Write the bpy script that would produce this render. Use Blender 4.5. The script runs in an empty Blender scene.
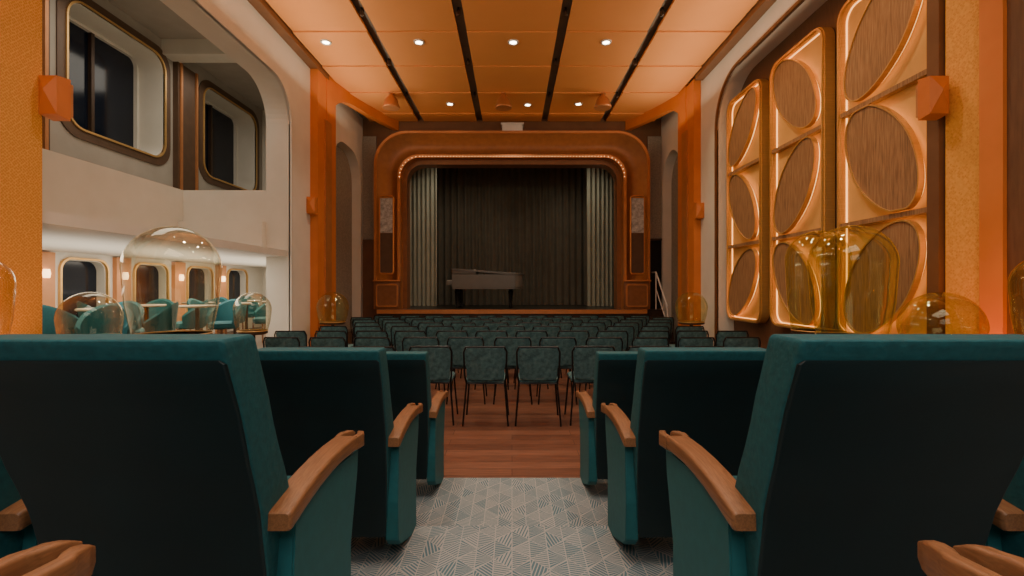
import bpy, bmesh, math, random
from mathutils import Vector
random.seed(4)
PI=math.pi
E=1.37
C=bpy.context.scene.collection

# ------------------------------------------------------------------ materials
def nm(name):
    m=bpy.data.materials.new(name); m.use_nodes=True
    nt=m.node_tree; b=nt.nodes['Principled BSDF']
    return m,nt,b
def mat(name,col,rough=.5,metal=0,col2=None,scale=5,stretch=(1,1,1),bump=0,detail=4,emit=None,estr=0,contrast=.25,spec=.5):
    m,nt,b=nm(name)
    b.inputs['Base Color'].default_value=(*col,1)
    b.inputs['Roughness'].default_value=rough
    b.inputs['Metallic'].default_value=metal
    b.inputs['Specular IOR Level'].default_value=spec
    tc=nt.nodes.new('ShaderNodeTexCoord'); mp=nt.nodes.new('ShaderNodeMapping')
    mp.inputs['Scale'].default_value=stretch
    no=nt.nodes.new('ShaderNodeTexNoise'); no.inputs['Scale'].default_value=scale; no.inputs['Detail'].default_value=detail
    nt.links.new(tc.outputs['Object'],mp.inputs['Vector']); nt.links.new(mp.outputs['Vector'],no.inputs['Vector'])
    c2=col2 or tuple(c*.8 for c in col)
    r=nt.nodes.new('ShaderNodeValToRGB')
    r.color_ramp.elements[0].position=.5-contrast; r.color_ramp.elements[1].position=.5+contrast
    r.color_ramp.elements[0].color=(*c2,1); r.color_ramp.elements[1].color=(*col,1)
    nt.links.new(no.outputs['Fac'],r.inputs['Fac']); nt.links.new(r.outputs['Color'],b.inputs['Base Color'])
    if bump:
        bp=nt.nodes.new('ShaderNodeBump'); bp.inputs['Strength'].default_value=bump; bp.inputs['Distance'].default_value=.01
        nt.links.new(no.outputs['Fac'],bp.inputs['Height']); nt.links.new(bp.outputs['Normal'],b.inputs['Normal'])
    if emit:
        b.inputs['Emission Color'].default_value=(*emit,1); b.inputs['Emission Strength'].default_value=estr
    return m
def glow(name,col,s):
    m,nt,b=nm(name)
    b.inputs['Base Color'].default_value=(*col,1)
    b.inputs['Emission Color'].default_value=(*col,1); b.inputs['Emission Strength'].default_value=s
    return m
def glassy(name,tint,gl=(1,.93,.78),k=.5,bl=.2):
    m=bpy.data.materials.new(name); m.use_nodes=True; nt=m.node_tree; nt.nodes.clear()
    o=nt.nodes.new('ShaderNodeOutputMaterial'); mx=nt.nodes.new('ShaderNodeMixShader')
    t=nt.nodes.new('ShaderNodeBsdfTransparent'); g=nt.nodes.new('ShaderNodeBsdfGlossy'); lw=nt.nodes.new('ShaderNodeLayerWeight')
    t.inputs['Color'].default_value=(*tint,1); g.inputs['Color'].default_value=(*gl,1); g.inputs['Roughness'].default_value=.05
    lw.inputs['Blend'].default_value=bl
    ma=nt.nodes.new('ShaderNodeMath'); ma.operation='MULTIPLY_ADD'; ma.inputs[1].default_value=k; ma.inputs[2].default_value=.02
    nt.links.new(lw.outputs['Facing'],ma.inputs[0]); nt.links.new(ma.outputs[0],mx.inputs[0])
    nt.links.new(t.outputs[0],mx.inputs[1]); nt.links.new(g.outputs[0],mx.inputs[2]); nt.links.new(mx.outputs[0],o.inputs['Surface'])
    return m
def floor_wood():
    m,nt,b=nm('plank_floor')
    tc=nt.nodes.new('ShaderNodeTexCoord'); br=nt.nodes.new('ShaderNodeTexBrick')
    br.inputs['Scale'].default_value=1; br.inputs['Brick Width'].default_value=1.1; br.inputs['Row Height'].default_value=.14
    br.inputs['Mortar Size'].default_value=.0025; br.inputs['Bias'].default_value=0
    br.inputs['Color1'].default_value=(.34,.15,.092,1); br.inputs['Color2'].default_value=(.18,.074,.046,1); br.inputs['Mortar'].default_value=(.07,.03,.02,1)
    mp=nt.nodes.new('ShaderNodeMapping'); mp.inputs['Scale'].default_value=(1.2,20,1)
    no=nt.nodes.new('ShaderNodeTexNoise'); no.inputs['Scale'].default_value=3; no.inputs['Detail'].default_value=6
    mx=nt.nodes.new('ShaderNodeMix'); mx.data_type='RGBA'; mx.blend_type='MULTIPLY'; mx.inputs[0].default_value=.8
    r=nt.nodes.new('ShaderNodeValToRGB'); r.color_ramp.elements[0].position=.3; r.color_ramp.elements[1].position=.65
    r.color_ramp.elements[0].color=(.5,.46,.43,1)
    nt.links.new(tc.outputs['Object'],br.inputs['Vector']); nt.links.new(tc.outputs['Object'],mp.inputs['Vector'])
    nt.links.new(mp.outputs[0],no.inputs['Vector']); nt.links.new(no.outputs['Fac'],r.inputs['Fac'])
    nt.links.new(br.outputs['Color'],mx.inputs[6]); nt.links.new(r.outputs['Color'],mx.inputs[7])
    nt.links.new(mx.outputs[2],b.inputs['Base Color']); b.inputs['Roughness'].default_value=.3
    return m
def carpet():
    m,nt,b=nm('fan_pattern_carpet'); N=nt.nodes; L=nt.links
    def M(op,a,b_=None,c=None):
        n=N.new('ShaderNodeMath'); n.operation=op
        for i,v in enumerate((a,b_,c)):
            if v is None: continue
            if isinstance(v,(int,float)): n.inputs[i].default_value=v
            else: L.new(v,n.inputs[i])
        return n.outputs[0]
    def sel(f,a,b_):
        return M('ADD',M('MULTIPLY',a,M('SUBTRACT',1.0,f)),M('MULTIPLY',b_,f))
    tc=N.new('ShaderNodeTexCoord'); s=N.new('ShaderNodeSeparateXYZ'); L.new(tc.outputs['Object'],s.inputs[0])
    x=s.outputs[0]; y=M('ADD',s.outputs[1],M('MULTIPLY',s.outputs[2],-.7))
    S=8.6
    u=M('MULTIPLY',M('ADD',x,y),S*.7071); v=M('MULTIPLY',M('SUBTRACT',x,y),S*.7071)
    fu=M('FLOOR',u); fv=M('FLOOR',v); ru=M('SUBTRACT',u,fu); rv=M('SUBTRACT',v,fv)
    tri=M('GREATER_THAN',M('ADD',ru,rv),1.0)
    cb=N.new('ShaderNodeCombineXYZ'); L.new(M('ADD',fu,.37),cb.inputs[0]); L.new(M('ADD',fv,.71),cb.inputs[1]); L.new(M('ADD',tri,.13),cb.inputs[2])
    wn=N.new('ShaderNodeTexWhiteNoise'); wn.noise_dimensions='3D'; L.new(cb.outputs[0],wn.inputs['Vector'])
    cb2=N.new('ShaderNodeSeparateColor'); L.new(wn.outputs['Color'],cb2.inputs[0])
    r1=cb2.outputs[0]; r2=cb2.outputs[1]; r3=cb2.outputs[2]
    ang=M('MULTIPLY',M('FLOOR',M('MULTIPLY',r1,6)),PI/6)
    d=M('ADD',M('MULTIPLY',u,M('COSINE',ang)),M('MULTIPLY',v,M('SINE',ang)))
    st1=M('SINE',M('MULTIPLY',d,48))
    iu=M('SUBTRACT',1.001,ru); iv=M('SUBTRACT',1.001,rv)
    pa=sel(tri,ru,iu); pb=sel(tri,rv,iv)
    st2=M('SINE',M('MULTIPLY',M('ARCTAN2',pb,M('ADD',pa,.001)),32))
    st=sel(M('GREATER_THAN',r2,.6),st1,st2)
    thr=M('ADD',M('MULTIPLY',M('SUBTRACT',r3,.5),1.1),.05)
    fac=M('GREATER_THAN',st,thr)
    edge=M('LESS_THAN',M('MINIMUM',M('MINIMUM',ru,rv),M('ABSOLUTE',M('SUBTRACT',M('ADD',ru,rv),1.0))),.03)
    fac2=M('MAXIMUM',fac,edge)
    mx=N.new('ShaderNodeMix'); mx.data_type='RGBA'; L.new(fac2,mx.inputs[0])
    mx.inputs[6].default_value=(.095,.185,.225,1); mx.inputs[7].default_value=(.40,.39,.37,1)
    L.new(mx.outputs[2],b.inputs['Base Color']); b.inputs['Roughness'].default_value=.95
    bp=N.new('ShaderNodeBump'); bp.inputs['Strength'].default_value=.25; bp.inputs['Distance'].default_value=.003
    L.new(fac2,bp.inputs['Height']); L.new(bp.outputs[0],b.inputs['Normal'])
    return m
def textured(name,c1,c2,S=55):
    m,nt,b=nm(name); N=nt.nodes; L=nt.links
    tc=N.new('ShaderNodeTexCoord'); mp=N.new('ShaderNodeMapping'); mp.inputs['Rotation'].default_value=(PI/4,0,0)
    vo=N.new('ShaderNodeTexVoronoi'); vo.inputs['Scale'].default_value=S; vo.inputs['Randomness'].default_value=.35; vo.distance='CHEBYCHEV'
    L.new(tc.outputs['Object'],mp.inputs[0]); L.new(mp.outputs[0],vo.inputs['Vector'])
    r=N.new('ShaderNodeValToRGB'); r.color_ramp.elements[0].position=.2; r.color_ramp.elements[1].position=.55
    r.color_ramp.elements[0].color=(*c1,1); r.color_ramp.elements[1].color=(*c2,1)
    L.new(vo.outputs['Distance'],r.inputs[0]); L.new(r.outputs[0],b.inputs['Base Color']); b.inputs['Roughness'].default_value=.7
    bp=N.new('ShaderNodeBump'); bp.inputs['Strength'].default_value=.3; bp.inputs['Distance'].default_value=.004
    L.new(vo.outputs['Distance'],bp.inputs['Height']); L.new(bp.outputs[0],b.inputs['Normal'])
    return m

TEAL=mat('teal_fabric',(.011,.118,.138),.75,0,(.007,.08,.094),60,bump=.25)
TEALD=mat('dark_seat_shell',(.003,.017,.021),.5,0,(.002,.012,.015),8)
TEALP=mat('teal_side_panel',(.017,.145,.165),.6,0,(.014,.12,.138),30)
TEALC=mat('mottled_teal_fabric',(.085,.175,.18),.8,0,(.022,.065,.072),28,bump=.2)
WOODA=mat('walnut_armrest',(.36,.165,.072),.42,0,(.17,.07,.03),9,(28,.8,28),detail=5,bump=.03,contrast=.3)
WOODD=mat('oval_wood_veneer',(.45,.25,.12),.55,0,(.20,.10,.05),5,(12,16,1),detail=8,bump=.1,contrast=.22)
DWOOD=mat('dark_wood_wall',(.17,.08,.038),.5,0,(.11,.05,.024),5,(8,8,1))
ORANGE=mat('orange_ceiling_panel',(.78,.315,.10),.8,0,(.75,.295,.092),2,spec=.25)
ORANGEP=textured('orange_damask',(.66,.25,.035),(.85,.40,.08))
ORPIER=mat('orange_pier',(.72,.22,.045),.5,0,(.64,.18,.035),3)
ORLOUNGE=mat('terracotta_pilaster',(.62,.27,.11),.6,0,(.52,.22,.09),3)
BROWN=mat('brown_trim',(.20,.09,.04),.45,0,(.15,.065,.03),4)
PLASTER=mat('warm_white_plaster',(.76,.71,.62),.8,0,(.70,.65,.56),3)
PLDARK=mat('taupe_plaster',(.44,.39,.33),.85,0,(.38,.335,.28),3)  # darker taupe plaster for the upper balcony wall and ceiling
PLGREY=mat('speckled_grey_plaster',(.40,.36,.29),.9,0,(.25,.22,.18),30,bump=.3)
COPPER=mat('copper',(.60,.25,.10),.48,.4,(.50,.20,.08),6)
GOLD=mat('brushed_gold',(.85,.52,.20),.38,.6,(.72,.42,.15),6,(1,1,20))
BRONZE=mat('dark_bronze',(.08,.045,.025),.4,.3,(.055,.03,.017),5)
BRONZEL=mat('brown_bronze_pilaster',(.15,.085,.05),.5,.2,(.11,.063,.038),5)
TAUPE=mat('copper_bronze_band',(.32,.135,.058),.5,.3,(.25,.10,.042),9)
BLACK=mat('black_metal',(.012,.011,.011),.4,.3,(.009,.009,.009),5)
DARKC=mat('slot_grey',(.17,.155,.13),.8,0,None,5)
CURT=mat('charcoal_curtain',(.125,.112,.08),.85,0,(.098,.086,.062),4)
DRAPE=mat('grey_green_drape',(.40,.40,.31),.8,0,(.33,.33,.25),4)
STAGEM=mat('black_stage_floor',(.018,.016,.013),.28,0,(.012,.010,.008),5)
PIANO=mat('silver_grey_lacquer',(.16,.153,.13),.35,0,(.135,.13,.11),4)
NIGHT=mat('night_glass',(.006,.011,.024),.12,0,(.003,.006,.014),1.2)
MOTTLE=mat('pearly_glass',(.55,.5,.42),.3,0,(.10,.08,.06),14,emit=(.5,.4,.3),estr=.06)
WHITE=mat('white_paint',(.75,.70,.63),.5)
TABLEM=mat('table_veneer',(.42,.33,.24),.5)
IVORY=mat('ivory_keys',(.4,.38,.33),.4)
LOUNGEF=mat('lounge_floor',(.16,.10,.06),.5)
BACKL=mat('gold_backing',(.80,.45,.16),.55,.1,(.70,.37,.12),3)
GLASS=glassy('clear_glass',(.95,.93,.84),k=.75,bl=.26)
GLASSY=glassy('olive_glass',(.92,.92,.74),(1,1,.7),k=.7,bl=.25)
GLOWO=glow('led_orange',(1,.55,.18),2.6)
GLOWW=glow('led_warm',(1,.62,.3),5)
GLOWB=glow('bulb_warm',(1,.60,.26),3.2)
GLOWC=glow('added_cove_glow',(1,.48,.14),3.0)
GLOWD=glow('downlight_lens',(1,.85,.65),20)
FLOORM=floor_wood(); CARPET=carpet()

# ------------------------------------------------------------------ mesh helpers
def mk(name,V,F,m,smooth=False,parent=None,kind=None):
    me=bpy.data.meshes.new(name); me.from_pydata([tuple(v) for v in V],[],F); me.update()
    bm=bmesh.new(); bm.from_mesh(me); bmesh.ops.recalc_face_normals(bm,faces=bm.faces); bm.to_mesh(me); bm.free()
    if smooth:
        me.shade_smooth()
        try: me.set_sharp_from_angle(angle=math.radians(38))
        except Exception: pass
    me.materials.append(m)
    o=bpy.data.objects.new(name,me); C.objects.link(o)
    if parent: o.parent=parent
    if kind: o['kind']=kind
    return o
def bx(x0,x1,y0,y1,z0,z1):
    V=[(x,y,z) for z in (z0,z1) for y in (y0,y1) for x in (x0,x1)]
    F=[(0,2,3,1),(4,5,7,6),(0,1,5,4),(2,6,7,3),(0,4,6,2),(1,3,7,5)]
    return V,F
def comb(*parts):
    V=[];F=[]
    for v,f in parts:
        n=len(V); V+=list(v); F+=[tuple(i+n for i in q) for q in f]
    return V,F
def box(name,x0,x1,y0,y1,z0,z1,m,bev=0,parent=None,kind=None):
    if x0>x1:x0,x1=x1,x0
    V,F=bx(x0,x1,y0,y1,z0,z1)
    o=mk(name,V,F,m,parent=parent,kind=kind)
    if bev:
        bm=bmesh.new(); bm.from_mesh(o.data)
        bmesh.ops.bevel(bm,geom=bm.edges[:],offset=bev,segments=3,profile=.5,affect='EDGES')
        bm.to_mesh(o.data); bm.free(); o.data.shade_smooth()
        try:o.data.set_sharp_from_angle(angle=math.radians(38))
        except Exception: pass
    return o
def P3(p,a,plane):
    if plane=='yz': return (a,p[0],p[1])
    if plane=='xz': return (p[0],a,p[1])
    return (p[0],p[1],a)
def expoly(pts,plane,a0,a1):
    n=len(pts)
    V=[P3(p,a0,plane) for p in pts]+[P3(p,a1,plane) for p in pts]
    F=[tuple(range(n)),tuple(range(2*n-1,n-1,-1))]+[(i,(i+1)%n,(i+1)%n+n,i+n) for i in range(n)]
    return V,F
def band(outer,inner,plane,a0,a1,closed=True):
    n=len(outer); V=[]
    for a in (a0,a1):
        V+=[P3(p,a,plane) for p in outer]+[P3(p,a,plane) for p in inner]
    F=[]
    for i in range(n if closed else n-1):
        j=(i+1)%n
        F+=[(i,j,j+n,i+n),(i+2*n,i+3*n,j+3*n,j+2*n),(i,i+2*n,j+2*n,j),(i+n,j+n,j+3*n,i+3*n)]
    if not closed:
        F+=[(0,n,3*n,2*n),(n-1,3*n-1,4*n-1,2*n-1)]
    return V,F
def rrect(c0,c1,z0,z1,r,n=8):
    out=[]
    for cx,cz,a in ((c1-r,z1-r,0),(c0+r,z1-r,90),(c0+r,z0+r,180),(c1-r,z0+r,270)):
        for k in range(n+1):
            t=math.radians(a+90*k/n); out.append((cx+r*math.cos(t),cz+r*math.sin(t)))
    return out
def arch(c0,c1,z0,z1,r,n=12):
    out=[(c1,z0)]
    for cx,a in ((c1-r,0),(c0+r,90)):
        for k in range(n+1):
            t=math.radians(a+90*k/n); out.append((cx+r*math.cos(t),z1-r+r*math.sin(t)))
    return out+[(c0,z0)]
def loft(secs,cap=True):
    n=len(secs[0]); V=[p for s in secs for p in s]; F=[]
    for k in range(len(secs)-1):
        for i in range(n):
            j=(i+1)%n; F.append((k*n+i,k*n+j,(k+1)*n+j,(k+1)*n+i))
    if cap:
        F.append(tuple(range(n))); F.append(tuple(range((len(secs)-1)*n,len(secs)*n)))
    return V,F
def rev(prof,cx=0,cy=0,n=24,cap=True):
    return loft([[(cx+r*math.cos(2*PI*i/n),cy+r*math.sin(2*PI*i/n),z) for i in range(n)] for r,z in prof],cap)
def tube(p0,p1,r,n=8):
    p0=Vector(p0);p1=Vector(p1); d=(p1-p0).normalized(); a=d.orthogonal().normalized(); b=d.cross(a)
    return loft([[tuple(p+a*r*math.cos(2*PI*i/n)+b*r*math.sin(2*PI*i/n)) for i in range(n)] for p in (p0,p1)])
def polytube(pts,r,n=8):
    return comb(*[tube(pts[i],pts[i+1],r,n) for i in range(len(pts)-1)])
def top(o,label,cat,group=None):
    o['label']=label; o['category']=cat
    if group:o['group']=group
    return o
def empty(name,loc):
    o=bpy.data.objects.new(name,None); o.location=loc; o.empty_display_size=.1; C.objects.link(o); return o
def copy_thing(o,loc=None,rz=None,par=None):
    n=o.copy(); C.objects.link(n)
    if par: n.parent=par
    if loc is not None: n.location=loc
    if rz is not None: n.rotation_euler[2]=rz
    for c in o.children: copy_thing(c,par=n)
    return n
ntrim=[0]
def trim(V,F,m,smooth=False):
    ntrim[0]+=1; return mk('trim_%d'%ntrim[0],V,F,m,smooth,kind='structure')
def struct(name,V,F,m,smooth=False): return mk(name,V,F,m,smooth,kind='structure')

# ------------------------------------------------------------------ SHELL
ZC=E+4.1
struct('floor',*bx(-3.7,3.7,3.46,11.9,-.2,0),FLOORM)
rows=[(-1.01,.47),(0,.30),(1.0,.15),(2.0,0)]
tiers=[(-2.0,.44,.47),(.44,1.47,.30),(1.47,2.46,.15),(2.46,3.46,0.002)]
struct('floor_carpet',*comb(*[bx(-3.7,3.7,a,b,-.2,z) for a,b,z in tiers]),CARPET)
struct('ceiling',*bx(-3.7,3.7,-2,11.9,5.56,5.70),DARKC)
struct('wall_back',*bx(-7,4.6,-2.2,-2,-.2,6),DWOOD)

def side_wall(name,x0,x1,o1a,o1b,top1,o2a,o2b,m,r1):
    A=arch(o1a,o1b,-.2,top1,r1)[::-1]; B=arch(o2a,o2b,-.2,E+3.2,.7)[::-1]
    pts=[(-2,-.2)]+A+B+[(11.9,-.2),(11.9,6),(-2,6)]
    return struct(name,*expoly(pts,'yz',x0,x1),m)
side_wall('wall_left',-4.1,-3.7,3.75,8.0,E+3.35,9.9,11.75,PLASTER,.62)
side_wall('wall_right',3.7,4.1,3.75,8.65,E+3.65,10.5,11.8,PLASTER,.80)
struct('wall_right_recess',*bx(4.0,4.3,3.4,9.0,-.2,6),DWOOD)
def archliner(xa,xb,y0,y1,zt,m,w,r):
    return trim(*band(arch(y0-w,y1+w,0,zt+w,r+w),arch(y0,y1,0,zt,r),'yz',xa,xb,False),m,True)
archliner(3.665,3.72,3.75,8.65,E+3.65,BROWN,.04,.80)
archliner(-3.72,-3.675,3.75,8.0,E+3.35,PLASTER,.03,.62)
struct('wall_left_recess',*bx(-4.1,-3.92,9.8,11.85,-.2,5.2),PLGREY)
struct('wall_right_far_recess',*bx(3.92,4.1,10.4,11.85,-.2,5.2),PLGREY)
struct('floor_recess_left',*bx(-3.92,-3.7,9.9,11.8,-.2,0.001),FLOORM)
struct('floor_recess_right',*bx(3.7,3.92,10.5,11.8,-.2,0.001),FLOORM)
for s,a,b in ((-1,8.8,9.7),(1,9.4,10.3)):
    trim(*bx(min(s*3.56,s*3.7),max(s*3.56,s*3.7),a,b,0,ZC),ORPIER)
    trim(*bx(min(s*3.53,s*3.56),max(s*3.53,s*3.56),a+.3,b-.3,.1,ZC-.9),COPPER)
trim(*bx(-3.72,-3.67,1.0,3.75,0,ZC),ORANGEP)
trim(*bx(3.67,3.72,1.0,3.56,0,ZC),DWOOD)
trim(*bx(3.64,3.72,3.56,3.74,0,ZC),ORPIER)
trim(*bx(3.72,3.99,3.78,4.12,0,E+3.6),ORANGEP)
trim(*bx(3.68,3.99,4.14,4.26,0,E+3.4),BROWN)
for s,y0 in ((-1,9.2),(1,9.8)):
    n=36; V=[];F=[]
    for k in range(n+1):
        t=k/n; y=y0+(11.88-y0)*t; x=3.545-.74*(t**1.6)
        q=max(0,1-t/.42); zb=ZC-.20-1.0*(1-math.sqrt(max(0,1-q*q)))
        for xx,zz in ((x,ZC+.08),(x,zb),(x+.14,zb),(x+.14,ZC+.08)): V.append((s*xx,y,zz))
    for k in range(n):
        for i in range(4):
            j=(i+1)%4; F.append((k*4+i,k*4+j,(k+1)*4+j,(k+1)*4+i))
    F+=[(0,1,2,3),tuple(n*4+i for i in range(4))]
    trim(V,F,ORPIER,True)
bands=[(-3.52,-2.325),(-2.175,-.875),(-.725,.725),(.875,2.175),(2.325,3.52)]
for a,b in bands:
    parts=[]
    y=-1.9
    while y<11.85:
        y2=min(y+1.2,11.88)
        V,F=bx(a,b,y,y2-.004,ZC,ZC+.05)
        V=[(vx,vy,vz+(.022 if vy>y+.01 else 0)) for vx,vy,vz in V]
        parts.append((V,F)); y+=1.2
    trim(*comb(*parts),ORANGE)
for s in (-1,1):
    trim(*bx(min(s*3.54,s*3.7),max(s*3.54,s*3.7),-2,9.3,ZC-.08,ZC+.09),BROWN)

# ------------------------------------------------------------------ PROSCENIUM
OT=E+3.79; IW,IT=2.62,E+3.08
pts=[(-3.7,-.2)]+arch(-IW,IW,-.2,IT,.5)[::-1]+[(3.7,-.2),(3.7,6),(-3.7,6)]
struct('wall_front',*expoly(pts,'xz',11.9,12.15),BROWN)
for s in (-1,1):
    trim(*bx(min(s*3.36,s*3.7),max(s*3.36,s*3.7),11.87,11.9,E+1.2,ZC-.35),PLGREY)
door=struct('door_1',*bx(3.36,3.69,11.86,11.899,.86,E+1.17),BLACK)
trim(*comb(bx(3.33,3.37,11.83,11.9,.86,E+1.22),bx(3.33,3.7,11.83,11.9,E+1.17,E+1.22)),BRONZE)
def pband(w0,t0,r0,w1,t1,r1,y0,y1,m):
    return trim(*band(arch(-w0,w0,.86,t0,r0,20),arch(-w1,w1,.86,t1,r1,20),'xz',y0,y1,False),m,True)
pband(3.33,OT,.80,3.27,OT-.06,.75,11.56,11.9,COPPER)
def cove(w0,t0,r0,dw,y0,dp,m):
    n=12; rings=[]
    for k in range(n+1):
        t=k/n; w=w0-dw*t; tp=t0-dw*t; r=r0-dw*.45*t
        y=y0+dp*math.sin(PI*t*.85)
        rings.append([(x,y,z) for x,z in arch(-w,w,.86,tp,r,20)])
    V=[p for rr in rings for p in rr]; m_=len(rings[0]); F=[]
    for k in range(n):
        for i in range(m_-1): F.append((k*m_+i,k*m_+i+1,(k+1)*m_+i+1,(k+1)*m_+i))
    trim(V,F,m,True)
cove(3.27,OT-.06,.75,.50,11.60,.24,TAUPE)
pband(2.77,OT-.56,.525,2.765,OT-.565,.52,11.66,11.72,GLOWC)  # hidden glowing ring, added to give the cove its orange gradient
pband(2.765,OT-.565,.52,2.69,OT-.64,.47,11.58,11.9,COPPER)
pband(2.69,OT-.64,.47,2.59,OT-.745,.40,11.84,12.2,TAUPE)
path=[]
aw,at,ar=2.715,OT-.615,.49
for k in range(0,9): t=PI*k/16; path.append((-aw+ar-ar*math.cos(t),at-ar+ar*math.sin(t)))
for k in range(1,60): path.append((-aw+ar+(2*aw-2*ar)*k/60,at))
for k in range(0,9): t=PI*k/16; path.append((aw-ar+ar*math.sin(t),at-ar+ar*math.cos(t)))
bulb=mk('marquee_bulb',*rev([(.003,-.009),(.007,-.006),(.009,0),(.007,.006),(.003,.009)],n=10),GLOWB,True)
bulb.location=(path[0][0],11.57,path[0][1])
top(bulb,'tiny warm bulb on the copper stage arch','light bulb','bulbs along the stage arch')
for q in path[1:]: copy_thing(bulb,(q[0],11.57,q[1]))
struct('floor_stage',*bx(-3.18,3.18,11.4,15.2,0,.84),BRONZE)
struct('floor_stage_top',*bx(-3.2,3.2,11.38,15.2,.841,.86),STAGEM)
trim(*bx(-3.2,3.2,11.35,11.38,.76,.86),COPPER)
struct('wall_stage_back',*bx(-4.6,4.6,15.2,15.3,-.2,6),DARKC)
struct('wall_stage_left',*bx(-4.6,-4.5,12.5,15.2,-.2,6),DARKC)
struct('wall_stage_right',*bx(4.5,4.6,12.5,15.2,-.2,6),DARKC)
struct('ceiling_stage',*bx(-4.6,4.6,12.15,15.2,6,6.1),DARKC)
for s in (-1,1):
    p=empty('stage_pedestal',(s*2.98,11.66,.86))
    box('pedestal_body',-.30,.30,-.22,-.13,0,.68,TAUPE,.01,p)
    box('pedestal_cap',-.33,.33,-.26,-.125,.66,.70,COPPER,.01,p)
    mk('front_frame',*band(rrect(-.26,.26,.06,.6,.05),rrect(-.23,.23,.09,.57,.04),'xz',-.24,-.215),COPPER,True,p)
    box('front_inlay',-.23,.23,-.228,-.215,.09,.57,TAUPE,0,p)
    top(p,'squat copper-framed pedestal at the foot of the stage arch','pedestal','stage arch pedestals')
    g=empty('glass_wall_panel',(s*3.02,11.58,1.7))
    mk('copper_frame',*band(rrect(-.17,.17,0,1.9,.07),rrect(-.15,.15,.02,1.88,.055),'xz',-.05,.02),COPPER,True,g)
    box('mottled_pane',-.15,.15,-.03,.0,1.0,1.83,MOTTLE,0,g)
    box('bronze_pane',-.15,.15,-.03,.0,.04,.99,BRONZEL,0,g)
    top(g,'tall copper-framed mottled glass panel beside the stage','wall panel','glass panels on the stage arch')
g=empty('projector_housing',(.0,11.75,OT+.002))
box('housing_body',-.24,.26,-.1,.145,0,.2,WHITE,.01,g); box('housing_cap',-.27,.29,-.13,.145,.185,.215,WHITE,0,g)
top(g,'small plain white rectangular box above the stage arch','projector')
def curtain(x0,x1,y,z0,z1,amp,per,m,gather=0):
    n=int((x1-x0)/per*10); V=[];F=[]; zs=[z0,z0+(z1-z0)*.33,z0+(z1-z0)*.66,z1]
    for zz in zs:
        for i in range(n+1):
            x=x0+(x1-x0)*i/n; ph=2*PI*(x-x0)/per
            V.append((x+.25*per*math.sin(ph*2+zz)*.15,y+amp*math.sin(ph+.3*math.sin(x*7)+.15*zz)*(1+.2*math.sin(x*3.3)),zz))
    for k in range(3):
        for i in range(n): F.append((k*(n+1)+i,k*(n+1)+i+1,(k+1)*(n+1)+i+1,(k+1)*(n+1)+i))
    return V,F
c=mk('stage_backdrop_curtain',*curtain(-3.9,3.9,14.2,.87,5.7,.05,.2,CURT),CURT,True); top(c,'wide pleated brown-olive backdrop curtain hanging behind the piano','curtain')
for a,b in ((-3.15,-2.08),(2.08,3.15)):
    c=mk('side_drape',*curtain(a,b,13.3,.87,5.7,.04,.12,DRAPE),DRAPE,True); top(c,'pale grey-green pleated drape hanging at the stage side','curtain','stage side drapes')

# grand piano
p=empty('grand_piano',(-.62,12.75,.86))
out=[(-.95,-.6),(-.95,.55),(-.62,.56)]
for k in range(1,17):
    t=k/16; out.append((-.62+1.35*t,.56-.50*(t*t*(3-2*t))-.06*math.sin(2*PI*t)))
for k in range(0,11):
    a=PI/2-PI*k/10; out.append((.73+.24*math.cos(a),-.27+.33*math.sin(a)))
out+= [(.4,-.60)]
mk('case',*expoly(out,'xy',.56,.90),PIANO,False,p)
mk('rim_foot',*expoly([(x*.985,y*.985) for x,y in out],'xy',.51,.56),PIANO,False,p)
lid=[(x*1.012,y*1.012) for x,y in out]
V,F=expoly(lid,'xy',.905,.935)
V=[(x,y,z+.13/(1+math.exp((x+.15)*12))) for x,y,z in V]
mk('lid',V,F,PIANO,False,p)
box('cheek_block',-.95,-.30,-.59,.5,.90,1.03,PIANO,.02,p)
box('key_bed',-1.11,-.95,-.56,.51,.60,.74,PIANO,.02,p)
box('keys',-1.09,-.96,-.5,.45,.741,.755,IVORY,0,p)
leg=mk('leg',*rev([(.03,.0),(.045,.03),(.035,.07),(.06,.38),(.075,.44),(.05,.47),(.075,.51)]),BLACK,True,p); leg.location=(-.83,-.45,0)
for q in ((-.83,.42,0),(.62,-.28,0)):
    l=leg.copy(); C.objects.link(l); l.location=q; l.parent=p
mk('pedal_lyre',*comb(tube((-.75,-.05,.08),(-.75,-.05,.53),.015),tube((-.75,.08,.08),(-.75,.08,.53),.015),bx(-.8,-.7,-.08,.11,.04,.1)),BLACK,False,p)
p.scale=(.95,.95,.95)
top(p,'dim silver-grey grand piano on the dark stage','piano')

struct('trim_stairs',*comb(*[bx(3.22,3.68,10.7+.23*k,11.82,.17*k,.17*(k+1)) for k in range(5)]),BRONZE)
h=mk('handrail',*comb(polytube([(3.45,10.65,0),(3.45,10.65,.95),(3.45,11.5,1.75),(3.45,11.8,1.75)],.018),polytube([(3.45,10.65,.55),(3.45,11.5,1.35)],.012),tube((3.45,11.5,.86),(3.45,11.5,1.75),.016)),WHITE)
top(h,'pale metal handrail rising along steps beside the stage','handrail')

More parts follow.
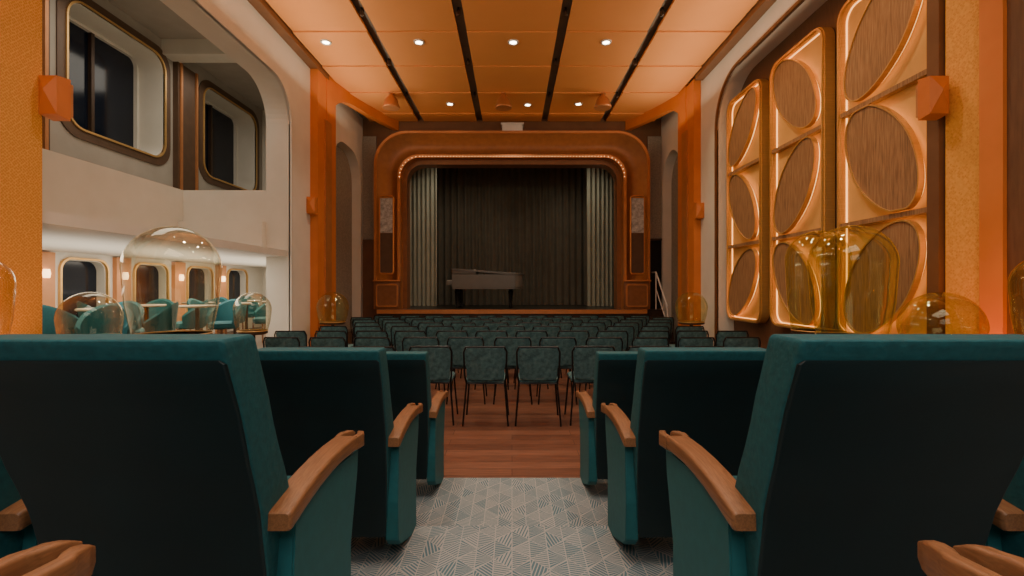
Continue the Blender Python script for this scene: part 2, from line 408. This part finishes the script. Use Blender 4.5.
# ------------------------------------------------------------------ LEFT BALCONY / LOUNGE
LF=E-1.0
struct('floor_lounge',*bx(-6.5,-3.72,3.0,12.5,-.2,LF),LOUNGEF)
struct('ceiling_lounge',*comb(bx(-6.5,-4.1,3.0,12.5,E+.52,E+.62),bx(-4.1,-3.74,3.77,7.99,E+.52,E+.62)),PLASTER)
trim(*bx(-5.62,-5.48,3.01,8.10,E+.621,E+1.63),PLASTER)
trim(*bx(-5.48,-4.1,8.0,8.10,E+.621,E+1.63),PLASTER)
trim(*bx(-5.479,-4.1,7.88,8.0,E+.621,E+1.10),PLASTER)
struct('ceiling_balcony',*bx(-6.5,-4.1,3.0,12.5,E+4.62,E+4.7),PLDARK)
for y in (6.6,8.9): trim(*bx(-6.5,-4.1,y,y+.35,E+4.34,E+4.62),PLASTER)
struct('wall_left_end',*bx(-7,-4.1,12.5,12.6,-.2,6),PLASTER)
struct('wall_left_near',*bx(-7,-4.1,2.9,3.0,-.2,6),PLASTER)
def holes_wall(name,x0,x1,y0,y1,z0,z1,holes,m):
    ys=sorted({y0,y1}|{h[0] for h in holes}|{h[1] for h in holes}); zs=sorted({z0,z1}|{h[2] for h in holes}|{h[3] for h in holes})
    ps=[]
    for i in range(len(ys)-1):
        for k in range(len(zs)-1):
            cy=(ys[i]+ys[i+1])/2; cz=(zs[k]+zs[k+1])/2
            if any(h[0]<cy<h[1] and h[2]<cz<h[3] for h in holes): continue
            ps.append(bx(x0,x1,ys[i],ys[i+1],zs[k],zs[k+1]))
    return struct(name,*comb(*ps),m)
up=[(4.1,5.9,E+2.40,E+4.28),(7.0,8.95,E+2.40,E+4.28),(10.1,12.15,E+2.40,E+4.28)]
lo=[(5.55+1.35*k,6.33+1.35*k,E-.72,E+.42) for k in range(5)]
holes_wall('wall_left_outer',-7.05,-6.5,3.0,12.5,-.2,E+.6,lo,PLASTER)
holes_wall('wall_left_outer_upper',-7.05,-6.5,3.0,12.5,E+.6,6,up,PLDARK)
wn=0
for (a,b,z0,z1) in up+lo:
    wn+=1; r=.28 if z0>3 else .16
    V,F=bx(-7.04,-7.02,a,b,z0,z1)
    w=struct('window_%d'%wn,V,F,NIGHT)
    if z0<3:
        for vv in w.data.vertices: vv.co.x+=.38
    trim(*band(rrect(a-.001,b+.001,z0-.001,z1+.001,.004),rrect(a+.01,b-.01,z0+.01,z1-.01,r),'yz',-7.0 if z0>3 else -6.64,-6.505),PLASTER,True)
    if z0>3:
        trim(*band(rrect(a-.16,b+.16,z0-.16,min(z1+.16,E+4.60),r+.1),rrect(a,b,z0,z1,r),'yz',-6.52,-6.48),BRONZEL,True)
    trim(*band(rrect(a-.03,b+.03,z0-.03,z1+.03,r+.03),rrect(a,b,z0,z1,r),'yz',-6.51,-6.46),GOLD,True)
    mw=(a+b)/2
    if z0>3:
        trim(*comb(bx(-7.02,-6.96,mw-.03,mw+.03,z0,z1)),BRONZE)
        trim(*band(rrect(a,b,z0,z1,.01),rrect(a+.05,b-.05,z0+.05,z1-.05,r*.5),'yz',-7.02,-6.95),PLASTER,True)
for y in (6.05,9.2):
    trim(*bx(-6.5,-6.40,y,y+.6,E+1.0,E+4.34),BRONZEL)
    trim(*comb(bx(-6.40,-6.37,y+.05,y+.10,E+1.0,E+4.34),bx(-6.40,-6.37,y+.5,y+.55,E+1.0,E+4.34)),COPPER)
for k in range(4):
    y=6.46+1.35*k
    trim(*bx(-6.5,-6.43,y,y+.3,LF,E+.5),ORLOUNGE)
    g=empty('lounge_wall_lamp',(-6.41,y+.15,E+.2))
    mk('lamp_shade',*rev([(.035,-.06),(.045,0),(.035,.06)]),GLOWW,True,g); box('lamp_mount',-.02,.01,-.03,.03,-.05,.05,COPPER,0,g)
    top(g,'small glowing wall lamp on an orange lounge pilaster','wall lamp','lounge wall lamps')
def tub_chair():
    p=empty('tub_chair',(0,0,0))
    n=20; secs=[]
    ri,ro=.20,.24
    for k in range(n+1):
        a=math.radians(-110+220*k/n)+PI/2
        zt=.82-.26*(abs(k-n/2)/(n/2))**1.6
        c_,s_=math.cos(a),math.sin(a)
        secs.append([(ri*c_,ri*s_,.36),(ro*c_*.9,ro*s_*.9,.36),(ro*c_*1.1,ro*s_*1.1,zt-.03),(((ri+ro)/2+.03)*c_,((ri+ro)/2+.03)*s_,zt),((ri+.015)*c_,(ri+.015)*s_,zt-.03)])
    mk('backrest',*loft(secs),TEAL,True,p)
    mk('seat',*rev([(.19,.34),(.22,.37),(.22,.43),(.16,.46),(.02,.465)]),TEAL,True,p)
    l=mk('leg',*tube((0,0,0),(0,0,.35),.014),WOODA,False,p); l.location=(.15,.15,0)
    for q in ((-.15,.15),(.15,-.15),(-.15,-.15)):
        m_=l.copy(); C.objects.link(m_); m_.location=(*q,0); m_.parent=p
    return p
def round_table(h,r,m=TABLEM,name='round_table'):
    p=empty(name,(0,0,0))
    mk('table_top',*rev([(r-.02,h-.035),(r,h-.025),(r,h-.01),(r-.01,h)],n=32),m,True,p)
    mk('stem',*rev([(.03,.02),(.03,h-.03)],n=12),BRONZE,True,p)
    mk('base',*rev([(r*.6,0),(r*.6,.015),(.05,.04)],n=24),BRONZE,True,p)
    return p
tc0=tub_chair(); top(tc0,'teal upholstered tub chair by a round lounge table','chair','lounge tub chairs')
tc0.location=(-4.75,5.6,LF); tc0.rotation_euler[2]=.4
tabs=[(-5.3,6.2),(-4.75,7.25),(-5.75,7.55),(-4.9,8.5),(-5.85,8.95),(-4.8,9.75),(-5.7,10.3),(-4.85,11.0),(-5.75,11.6)]
tb=round_table(.74,.26); top(tb,'round wood-topped lounge table between teal chairs','table','lounge tables'); tb.location=(*tabs[0],LF)
for q in tabs[1:]: copy_thing(tb,(*q,LF))
chairs=[(-4.75,5.6)]
for tx,ty in tabs:
    for kk in range(9):
        a=.35+kk*2*PI/9+tx*3
        x=tx+.56*math.cos(a); y=ty+.56*math.sin(a)
        if x<-6.12 or x>-4.42 or y>12.1: continue
        if any((x-q[0])**2+(y-q[1])**2<.56**2 for q in chairs): continue
        if any((x-q[0])**2+(y-q[1])**2<.55**2 for q in tabs): continue
        chairs.append((x,y)); copy_thing(tc0,(x,y,LF),a-PI/2)

def dome(x,y,r,base,topz,floorz,ti,gm):
    h=base-floorz
    t=round_table(h,max(.13,r*.8),BRONZE,'pedestal_table'); t.location=(x,y,floorz)
    top(t,'slim bronze pedestal table carrying a clear glass dome','table','dome pedestal tables')
    d=empty('glass_dome',(x,y,base)); H=topz-base
    cyl=max(0.0,H-r)
    prof=[(r*.80,.012),(r*.93,cyl*.45),(r,max(cyl,.05))]
    n=12; z0=max(cyl,.05)
    for k in range(1,n): prof.append((r*math.cos(PI/2*k/n),z0+(H-z0)*math.sin(PI/2*k/n)))
    prof.append((.004,H))
    mk('glass_cloche',*rev(prof,n=48,cap=False),gm,True,d)
    mk('brass_base',*rev([(r*.81,.001),(r*.82,.006),(r*.81,.012),(r*.79,.012),(r*.79,.001)],n=48),GOLD,True,d)
    top(d,ti,'glass dome','glass domes along the side walls')
for s in (-1,1):
    gm=GLASS if s<0 else GLASSY
    dome(s*3.25,8.7,.28,E-.62,E-.07,0,'clear glass dome beside the rows of loose chairs',GLASSY)
    dome(s*3.18,3.62 if s<0 else 3.56,.20 if s<0 else .26,E-.45,E-.03,0,'small clear glass dome near the upholstered seats',gm)
    dome(s*3.36,2.98,.2,E-.36,E+.22,.0,'tall clear glass dome against the orange pier',gm)
dome(-3.14,4.45,.39,E-.43,E+.57,0,'large clear glass dome standing on a pedestal table',GLASS)
dome(3.2,5.03,.30,E-.45,E+.60,0,'tall olive-tinted glass dome before the gold wall panels',GLASSY)
dome(3.04,4.30,.34,E-.43,E+.56,0,'tall olive-tinted glass dome before the gold wall panels',GLASSY)
dome(-3.0,5.55,.2,E-.5,E-.05,0,'small clear glass dome next to a larger dome',GLASS)

# ------------------------------------------------------------------ RIGHT WALL PANELS
def wall_panel(y0,y1,sg,z0=E-.56,z1=E+3.3):
    p=empty('decorative_wall_panel',(3.99,(y0+y1)/2,z0))
    w=(y1-y0)/2; H=z1-z0
    mk('backing',*expoly(rrect(-w+.03,w-.03,.03,H-.03,.2),'yz',-.06,-.012),BACKL,False,p)
    mk('frame',*comb(band(rrect(-w,w,0,H,.2),rrect(-w+.05,w-.05,.05,H-.05,.16),'yz',-.13,-.005),
                     band(rrect(-w+.012,w-.012,.012,H-.012,.19),rrect(-w+.038,w-.038,.038,H-.038,.17),'yz',-.155,-.12)),GOLD,True,p)
    mk('led_strip',*band(rrect(-w+.052,w-.052,.052,H-.052,.16),rrect(-w+.060,w-.060,.060,H-.060,.15),'yz',-.072,-.062),GLOWO,True,p)
    ch=H/3
    for k in (1,2):
        V,F=bx(-.14,-.06,-w+.05,w-.05,ch*k-.025,ch*k+.025); mk('divider',V,F,WOODD,False,p)
    for k in range(3):
        rot=math.radians((38,34,40)[k])*(sg if k%2==0 else -sg); cz=ch*(k+.5)
        sc=w/.66
        a,b=(.40,.39,.38)[k]*sc,(.68,.70,.69)[k]*(.7+.3*sc)
        def el(d):
            o=[]; sa,sb=a-d,b-d
            lim=w-.075-d; limz=ch/2-.04-d
            for i in range(80):
                t=2*PI*i/80
                u=sa*math.cos(t); v=sb*math.copysign(abs(math.sin(t))**1.12,math.sin(t))
                Y=u*math.cos(rot)-v*math.sin(rot); Z=u*math.sin(rot)+v*math.cos(rot)
                Y=max(-lim,min(lim,Y)); Z=max(-limz,min(limz,Z))
                o.append((Y,cz+Z))
            return o
        d=mk('oval_disc',*expoly(el(.016),'yz',-.155,-.12),WOODD,False,p)
        mk('disc_rim',*band(el(0),el(.016),'yz',-.172,-.112),GOLD,True,d)
        mk('disc_halo',*band(el(.03),el(.045),'yz',-.11,-.085),GLOWO,True,d)
    top(p,'tall gold-framed wall panel with three tilted oval wood discs','wall panel','oval-disc wall panels')
wall_panel(4.34,5.68,1); wall_panel(5.92,7.16,-1); wall_panel(7.42,8.60,1)

# ------------------------------------------------------------------ SCONCES
SC=mat('sconce_copper',(.62,.17,.04),.45,.2,(.52,.13,.03),4,emit=(1,.3,.05),estr=.05)
def sconce(x,y,z,label,w=.15,h=.32,d=.12):
    p=empty('wall_sconce',(x,y,z))
    V=[(-w/2,0,-h/2),(w/2,0,-h/2),(w/2,0,h/2),(-w/2,0,h/2),(-w/2,-d,-h/2*.9),(w/2,-d,-h/2*.9),(w/2,-d,h/2*.9),(-w/2,-d,h/2*.9),(0,-d-.04,.03)]
    F=[(0,1,2,3),(0,4,5,1),(1,5,6,2),(2,6,7,3),(3,7,4,0),(4,8,5),(5,8,6),(6,8,7),(7,8,4)]
    mk('lamp_shade',V,F,SC,False,p)
    box('mounting_plate',-w*.45,w*.45,0,.03,-h*.4,h*.4,COPPER,0,p)
    top(p,label,'wall lamp','faceted orange wall sconces')
sconce(-3.60,3.84,E+1.5,'faceted copper box sconce on the orange pier',.14,.33)
sconce(3.58,4.14,E+1.62,'faceted copper box sconce beside the gold wall panels',.16,.35)
sconce(-3.63,8.76,E+1.5,'faceted copper box sconce on an orange pier near the stage')
sconce(3.63,9.36,E+1.5,'faceted copper box sconce on an orange pier near the stage')

# ------------------------------------------------------------------ CEILING FIXTURES
dl=empty('downlight',(0,0,0))
mk('trim_ring',*rev([(.09,0),(.085,-.02),(.06,-.02),(.055,0)],n=24),WHITE,True,dl)
mk('lens',*rev([(.055,-.012),(.02,-.018)],n=24),GLOWD,True,dl)
top(dl,'small round recessed downlight glowing in the orange ceiling','downlight','ceiling downlights')
def spot(x,y,z,e,ang=110,col=(1,.84,.64),tgt=None):
    l=bpy.data.lights.new('spot','SPOT'); l.energy=e; l.color=col; l.spot_size=math.radians(ang); l.spot_blend=.9; l.shadow_soft_size=.12
    o=bpy.data.objects.new('spot_light',l); o.location=(x,y,z); C.objects.link(o)
    if tgt: o.rotation_euler=(Vector(tgt)-Vector((x,y,z))).to_track_quat('-Z','Y').to_euler()
    return o
pos=[(-3.1,8.0),(-1.55,8.0),(0.02,8.0),(1.57,8.0),(-1.38,10.7),(0.35,10.75),(.78*1.9,10.7),(-1.5,4.4),(0,4.4),(1.5,4.4),(-3,4.4),(3,4.4),(-2.65,10.7)]
def cz(y):
    f=((y+1.9)%1.2)/1.2; return ZC+.022*f
for i,(x,y) in enumerate(pos):
    if i==0: dl.location=(x,y,cz(y))
    else: copy_thing(dl,(x,y,cz(y)))
for x,y in ((-1.55,8),(1.57,8),(-1.5,4.4),(1.5,4.4),(0,10.7),(0,6.2)): spot(x,y,ZC-.06,165)
ps=empty('ceiling_speaker',(0,0,0))
mk('bell',*rev([(.17,-.3),(.18,-.28),(.13,-.12),(.06,-.04),(.03,0)],n=24),COPPER,True,ps)
mk('ceiling_rose',*rev([(.07,.0),(.07,.03)],n=20),COPPER,True,ps)
top(ps,'copper bell-shaped pendant fixture hanging from the orange ceiling','pendant','bell pendants')
ps.location=(-2.55,10.15,ZC+.0)
for q in ((-.18,10.15),(1.92,10.15)): copy_thing(ps,(*q,ZC+.0))
tl=empty('track_spotlight',(0,0,0))
mk('lamp_head',*rev([(.02,-.08),(.032,-.07),(.03,0)],n=16),BRONZE,True,tl); box('track_clip',-.015,.015,-.04,.04,0,.03,BLACK,0,tl)
top(tl,'small dark track spotlight inside a ceiling slot','track light','slot track lights')
k=0
for x in (-2.25,-.8,.8,2.25):
    for y in (7.2,8.8,10.3):
        if k==0: tl.location=(x,y,5.53)
        else: copy_thing(tl,(x,y,5.53))
        k+=1

# ------------------------------------------------------------------ THEATRE SEATS
def interp(tab,t):
    for i in range(len(tab)-1):
        if t<=tab[i+1][0]:
            a,b=tab[i],tab[i+1]; f=(t-a[0])/(b[0]-a[0]); f=f*f*(3-2*f)*.3+f*.7; return a[1]+(b[1]-a[1])*f
    return tab[-1][1]
REAR=[(.18,1.07),(.4,1.05),(.6,1.005),(.8,.935),(1.03,.845)]
def rr3(cx,cy,hx,hy,r,z,n=4):
    return [(px,py,z) for px,py in rrect(cx-hx,cx+hx,cy-hy,cy+hy,r,n)]
def theatre_seat(s):
    p=empty('theatre_seat',(0,0,0)); cx=s*.765
    hwf=lambda z:.250-.030*max(0,(1-z))**1.6*1.2
    secs=[]
    for z,k in [(.2,.8),(.215,.93),(.24,1)]+[(.24+.752*i/12,1) for i in range(1,13)]+[(1.000,.99),(1.005,.965),(1.008,.91)]:
        ry=interp(REAR,min(z,1.03)); th=(.115+.025*math.sin(PI*min(1,max(0,(z-.2)/.6))))
        cy=ry+th/2
        secs.append(rr3(cx,cy,hwf(z)-(1-k)*.05,th/2*k,min(.010,th/2*k*.8),z))
    mk('back_cushion',*loft(secs),TEAL,True,p)
    secs=[]
    for z,k in [(.15,.9)]+[(.17+.79*i/14,1) for i in range(0,15)]+[(.968,.7)]:
        ry=interp(REAR,z)
        secs.append(rr3(cx,ry+.003,(hwf(z)-.003-(1-k)*.03),.008*k,.006*k,z))
    mk('back_shell',*loft(secs),TEALD,True,p)
    secs=[]
    for y,k in ((1.16,.7),(1.18,.95),(1.25,1),(1.45,1),(1.53,.95),(1.56,.7)):
        secs.append([(cx+px,y,.42+pz) for px,pz in rrect(-.215,.215,-.07*k,.07*k,.05*k,4)])
    mk('seat_cushion',*loft(secs),TEAL,True,p)
    box('seat_pan',cx-.2,cx+.2,1.18,1.5,.31,.345,TEALD,.01,p)
    c=s*.52
    prof=[(1.36,0),(1.47,0),(1.47,.30),(1.53,.50),(1.54,.575),(1.30,.592),(1.09,.565),(1.07,.3),(1.08,.13),(1.12,.09)]
    V,F=expoly(prof,'yz',c-.028,c+.028)
    o=mk('side_panel',V,F,TEALP,False,p)
    bm=bmesh.new(); bm.from_mesh(o.data); bmesh.ops.bevel(bm,geom=[e for e in bm.edges],offset=.004,segments=2,affect='EDGES'); bm.to_mesh(o.data); bm.free()
    ax=c-s*.010
    def zt(y): return .60+.045*math.sin(PI*min(1,max(0,(y-.98)/.72)))
    secs=[]
    for y,k in ((1.030,.85),(1.034,.97),(1.04,1),(1.12,1),(1.2,1),(1.28,1),(1.36,1),(1.44,1),(1.48,1)):
        z=zt(y); w=.036*(1-.10*math.sin(PI*(y-1.03)/.5)); secs.append([(ax+px,y,z-.024+pz) for px,pz in rrect(-w*k,w*k,-.024*k,.020*k,.008*k,3)])
    parts=[loft(secs)]
    for sd,L in ((-1,.115),(1,.10)):
        secs=[]
        for i in range(9):
            t=i/8; y=1.475+L*t; k=1 if t<.85 else (.85 if t<.95 else .5)
            z=zt(y)+.006*t; hw=.0095*k*(1+.2*t)
            bow=.0265-(.003+.009*t*t if t>.5 else .0)+.004*math.sin(PI*t)
            secs.append([(ax+sd*bow+px,y,z-.024+pz) for px,pz in rrect(-hw,hw,-.024*k,.020*min(k,1),.005*k,3)])
        parts.append(loft(secs))
    mk('armrest',*comb(*parts),WOODA,True,p)
    p.scale=(1,1,.97)
    top(p,'teal upholstered theatre seat with dark shell and wooden armrest','seat','tiered theatre seats')
    return p
PITCH=.58
for s in (-1,1):
    proto=theatre_seat(s); first=True
    for ri,(dy,fz) in enumerate(rows):
        cnt=1 if ri==0 else (4 if ri==1 else 3)
        for k in range(cnt):
            loc=(s*PITCH*k,dy,fz+ (0.002 if ri==3 else 0))
            if first: proto.location=loc; first=False
            else: copy_thing(proto,loc)

# ------------------------------------------------------------------ LOOSE CHAIRS
def loose_chair():
    p=empty('stacking_chair',(0,0,0))
    n=12; secs=[]
    zs=[(.46,.86),(.47,.95),(.5,.98),(.6,1.0),(.7,1.03),(.76,1.02),(.775,.97),(.78,.88)]
    for z,k in zs:
        o=[];i_=[]
        for q in range(n+1):
            t=-1+2*q/n; x=.19*k*t; yb=-.20-(z-.44)*.16-.03*(1-t*t)
            o.append((x,yb-.0,z)); i_.append((x,yb+.032,z))
        secs.append(o+i_[::-1])
    mk('backrest',*loft(secs),TEALC,True,p)
    secs=[]
    for z,k in ((.425,.9),(.432,1),(.455,1.0),(.468,.93)):
        secs.append([(px,py,z) for px,py in rrect(-.205*k,.205*k,-.19*k,.22*k,.06,5)])
    mk('seat',*loft(secs),TEALC,True,p)
    fr=[(-.19,-.18,.42),(-.205,-.225,.5),(-.212,-.25,.74),(-.19,-.262,.79),(.19,-.262,.79),(.212,-.25,.74),(.205,-.225,.5),(.19,-.18,.42)]
    mk('frame',*comb(tube((-.19,-.18,.42),(.19,-.18,.42),.009),tube((-.19,.18,.42),(.19,.18,.42),.009),
        tube((-.19,-.18,.42),(-.19,.18,.42),.009),tube((.19,-.18,.42),(.19,.18,.42),.009),polytube(fr,.009)),BLACK,False,p)
    for sx in (-1,1):
        for sy in (-1,1):
            mk('leg',*tube((sx*.19,sy*.18,.42),(sx*.225,sy*.215,0),.009),BLACK,True,p)
    top(p,'teal upholstered stacking chair with thin black metal legs','chair','rows of loose audience chairs')
    return p
lc=loose_chair(); first=True
for ri,y in enumerate((4.98,5.85,6.7,7.5,8.25,9.0,9.7,10.35)):
    for k in range(13 if ri%2 else 12):
        x=(k-(6 if ri%2 else 5.5))*.54
        if abs(x)>3.05: continue
        if ri in (0,) and abs(x)>2.2: continue
        if ri in (1,4,5) and abs(x)>2.72: continue
        loc=(x+random.uniform(-.012,.012),y+random.uniform(-.02,.02),.0)
        if first: lc.location=loc; first=False
        else: copy_thing(lc,loc,random.uniform(-.03,.03))

# ------------------------------------------------------------------ LIGHTS
def area(loc,rot,sx,sy,e,col,name='area_light'):
    l=bpy.data.lights.new(name,'AREA'); l.shape='RECTANGLE'; l.size=sx; l.size_y=sy; l.energy=e; l.color=col
    o=bpy.data.objects.new(name,l); o.location=loc; o.rotation_euler=rot; C.objects.link(o); return o
W=(1,.88,.74)
area((-3.3,5.5,4.5),(PI,.75,0),.1,10,88,(1,.82,.58))
area((3.3,5.5,4.5),(PI,-.75,0),.1,10,88,(1,.82,.58))
area((0,.3,5.35),(0,0,0),4,2.5,135,W)
area((0,-1.2,3.2),(math.radians(75),0,0),3,1.5,44,(1,.93,.85))
area((-5.2,7.5,E+4.3),(0,0,0),1.6,6,70,(1,.9,.74))
area((-5.2,8.0,E+.5),(0,0,0),1.6,7,125,(1,.89,.72))
area((-5.2,8.0,E-.1),(PI,0,0),1.4,7,50,(1,.90,.76))
spot(-1.5,12.4,5.6,120,110,(1,.9,.72)); spot(1.5,12.4,5.6,120,110,(1,.9,.72))
for y in (5.0,6.5,7.9): spot(2.3,y,ZC-.05,90,80,(1,.76,.44),(3.9,y,E+1.4))
# added coloured spots, no fixture, to give the near columns an orange glow
spot(3.3,3.35,.5,45,80,(1,.27,.05),(3.72,3.8,2.0))
spot(-3.3,3.2,.5,30,80,(1,.40,.10),(-3.72,3.5,2.2))
w=bpy.data.worlds.new('World'); bpy.context.scene.world=w; w.use_nodes=True
w.node_tree.nodes['Background'].inputs[0].default_value=(.02,.02,.03,1); w.node_tree.nodes['Background'].inputs[1].default_value=.5

# ------------------------------------------------------------------ CAMERA
cd=bpy.data.cameras.new('camera'); cd.sensor_width=36; cd.lens=480/1024*36; cd.clip_start=.02
co=bpy.data.objects.new('camera',cd); co.location=(0,0,E); co.rotation_euler=(PI/2,0,0); C.objects.link(co)
bpy.context.scene.camera=co
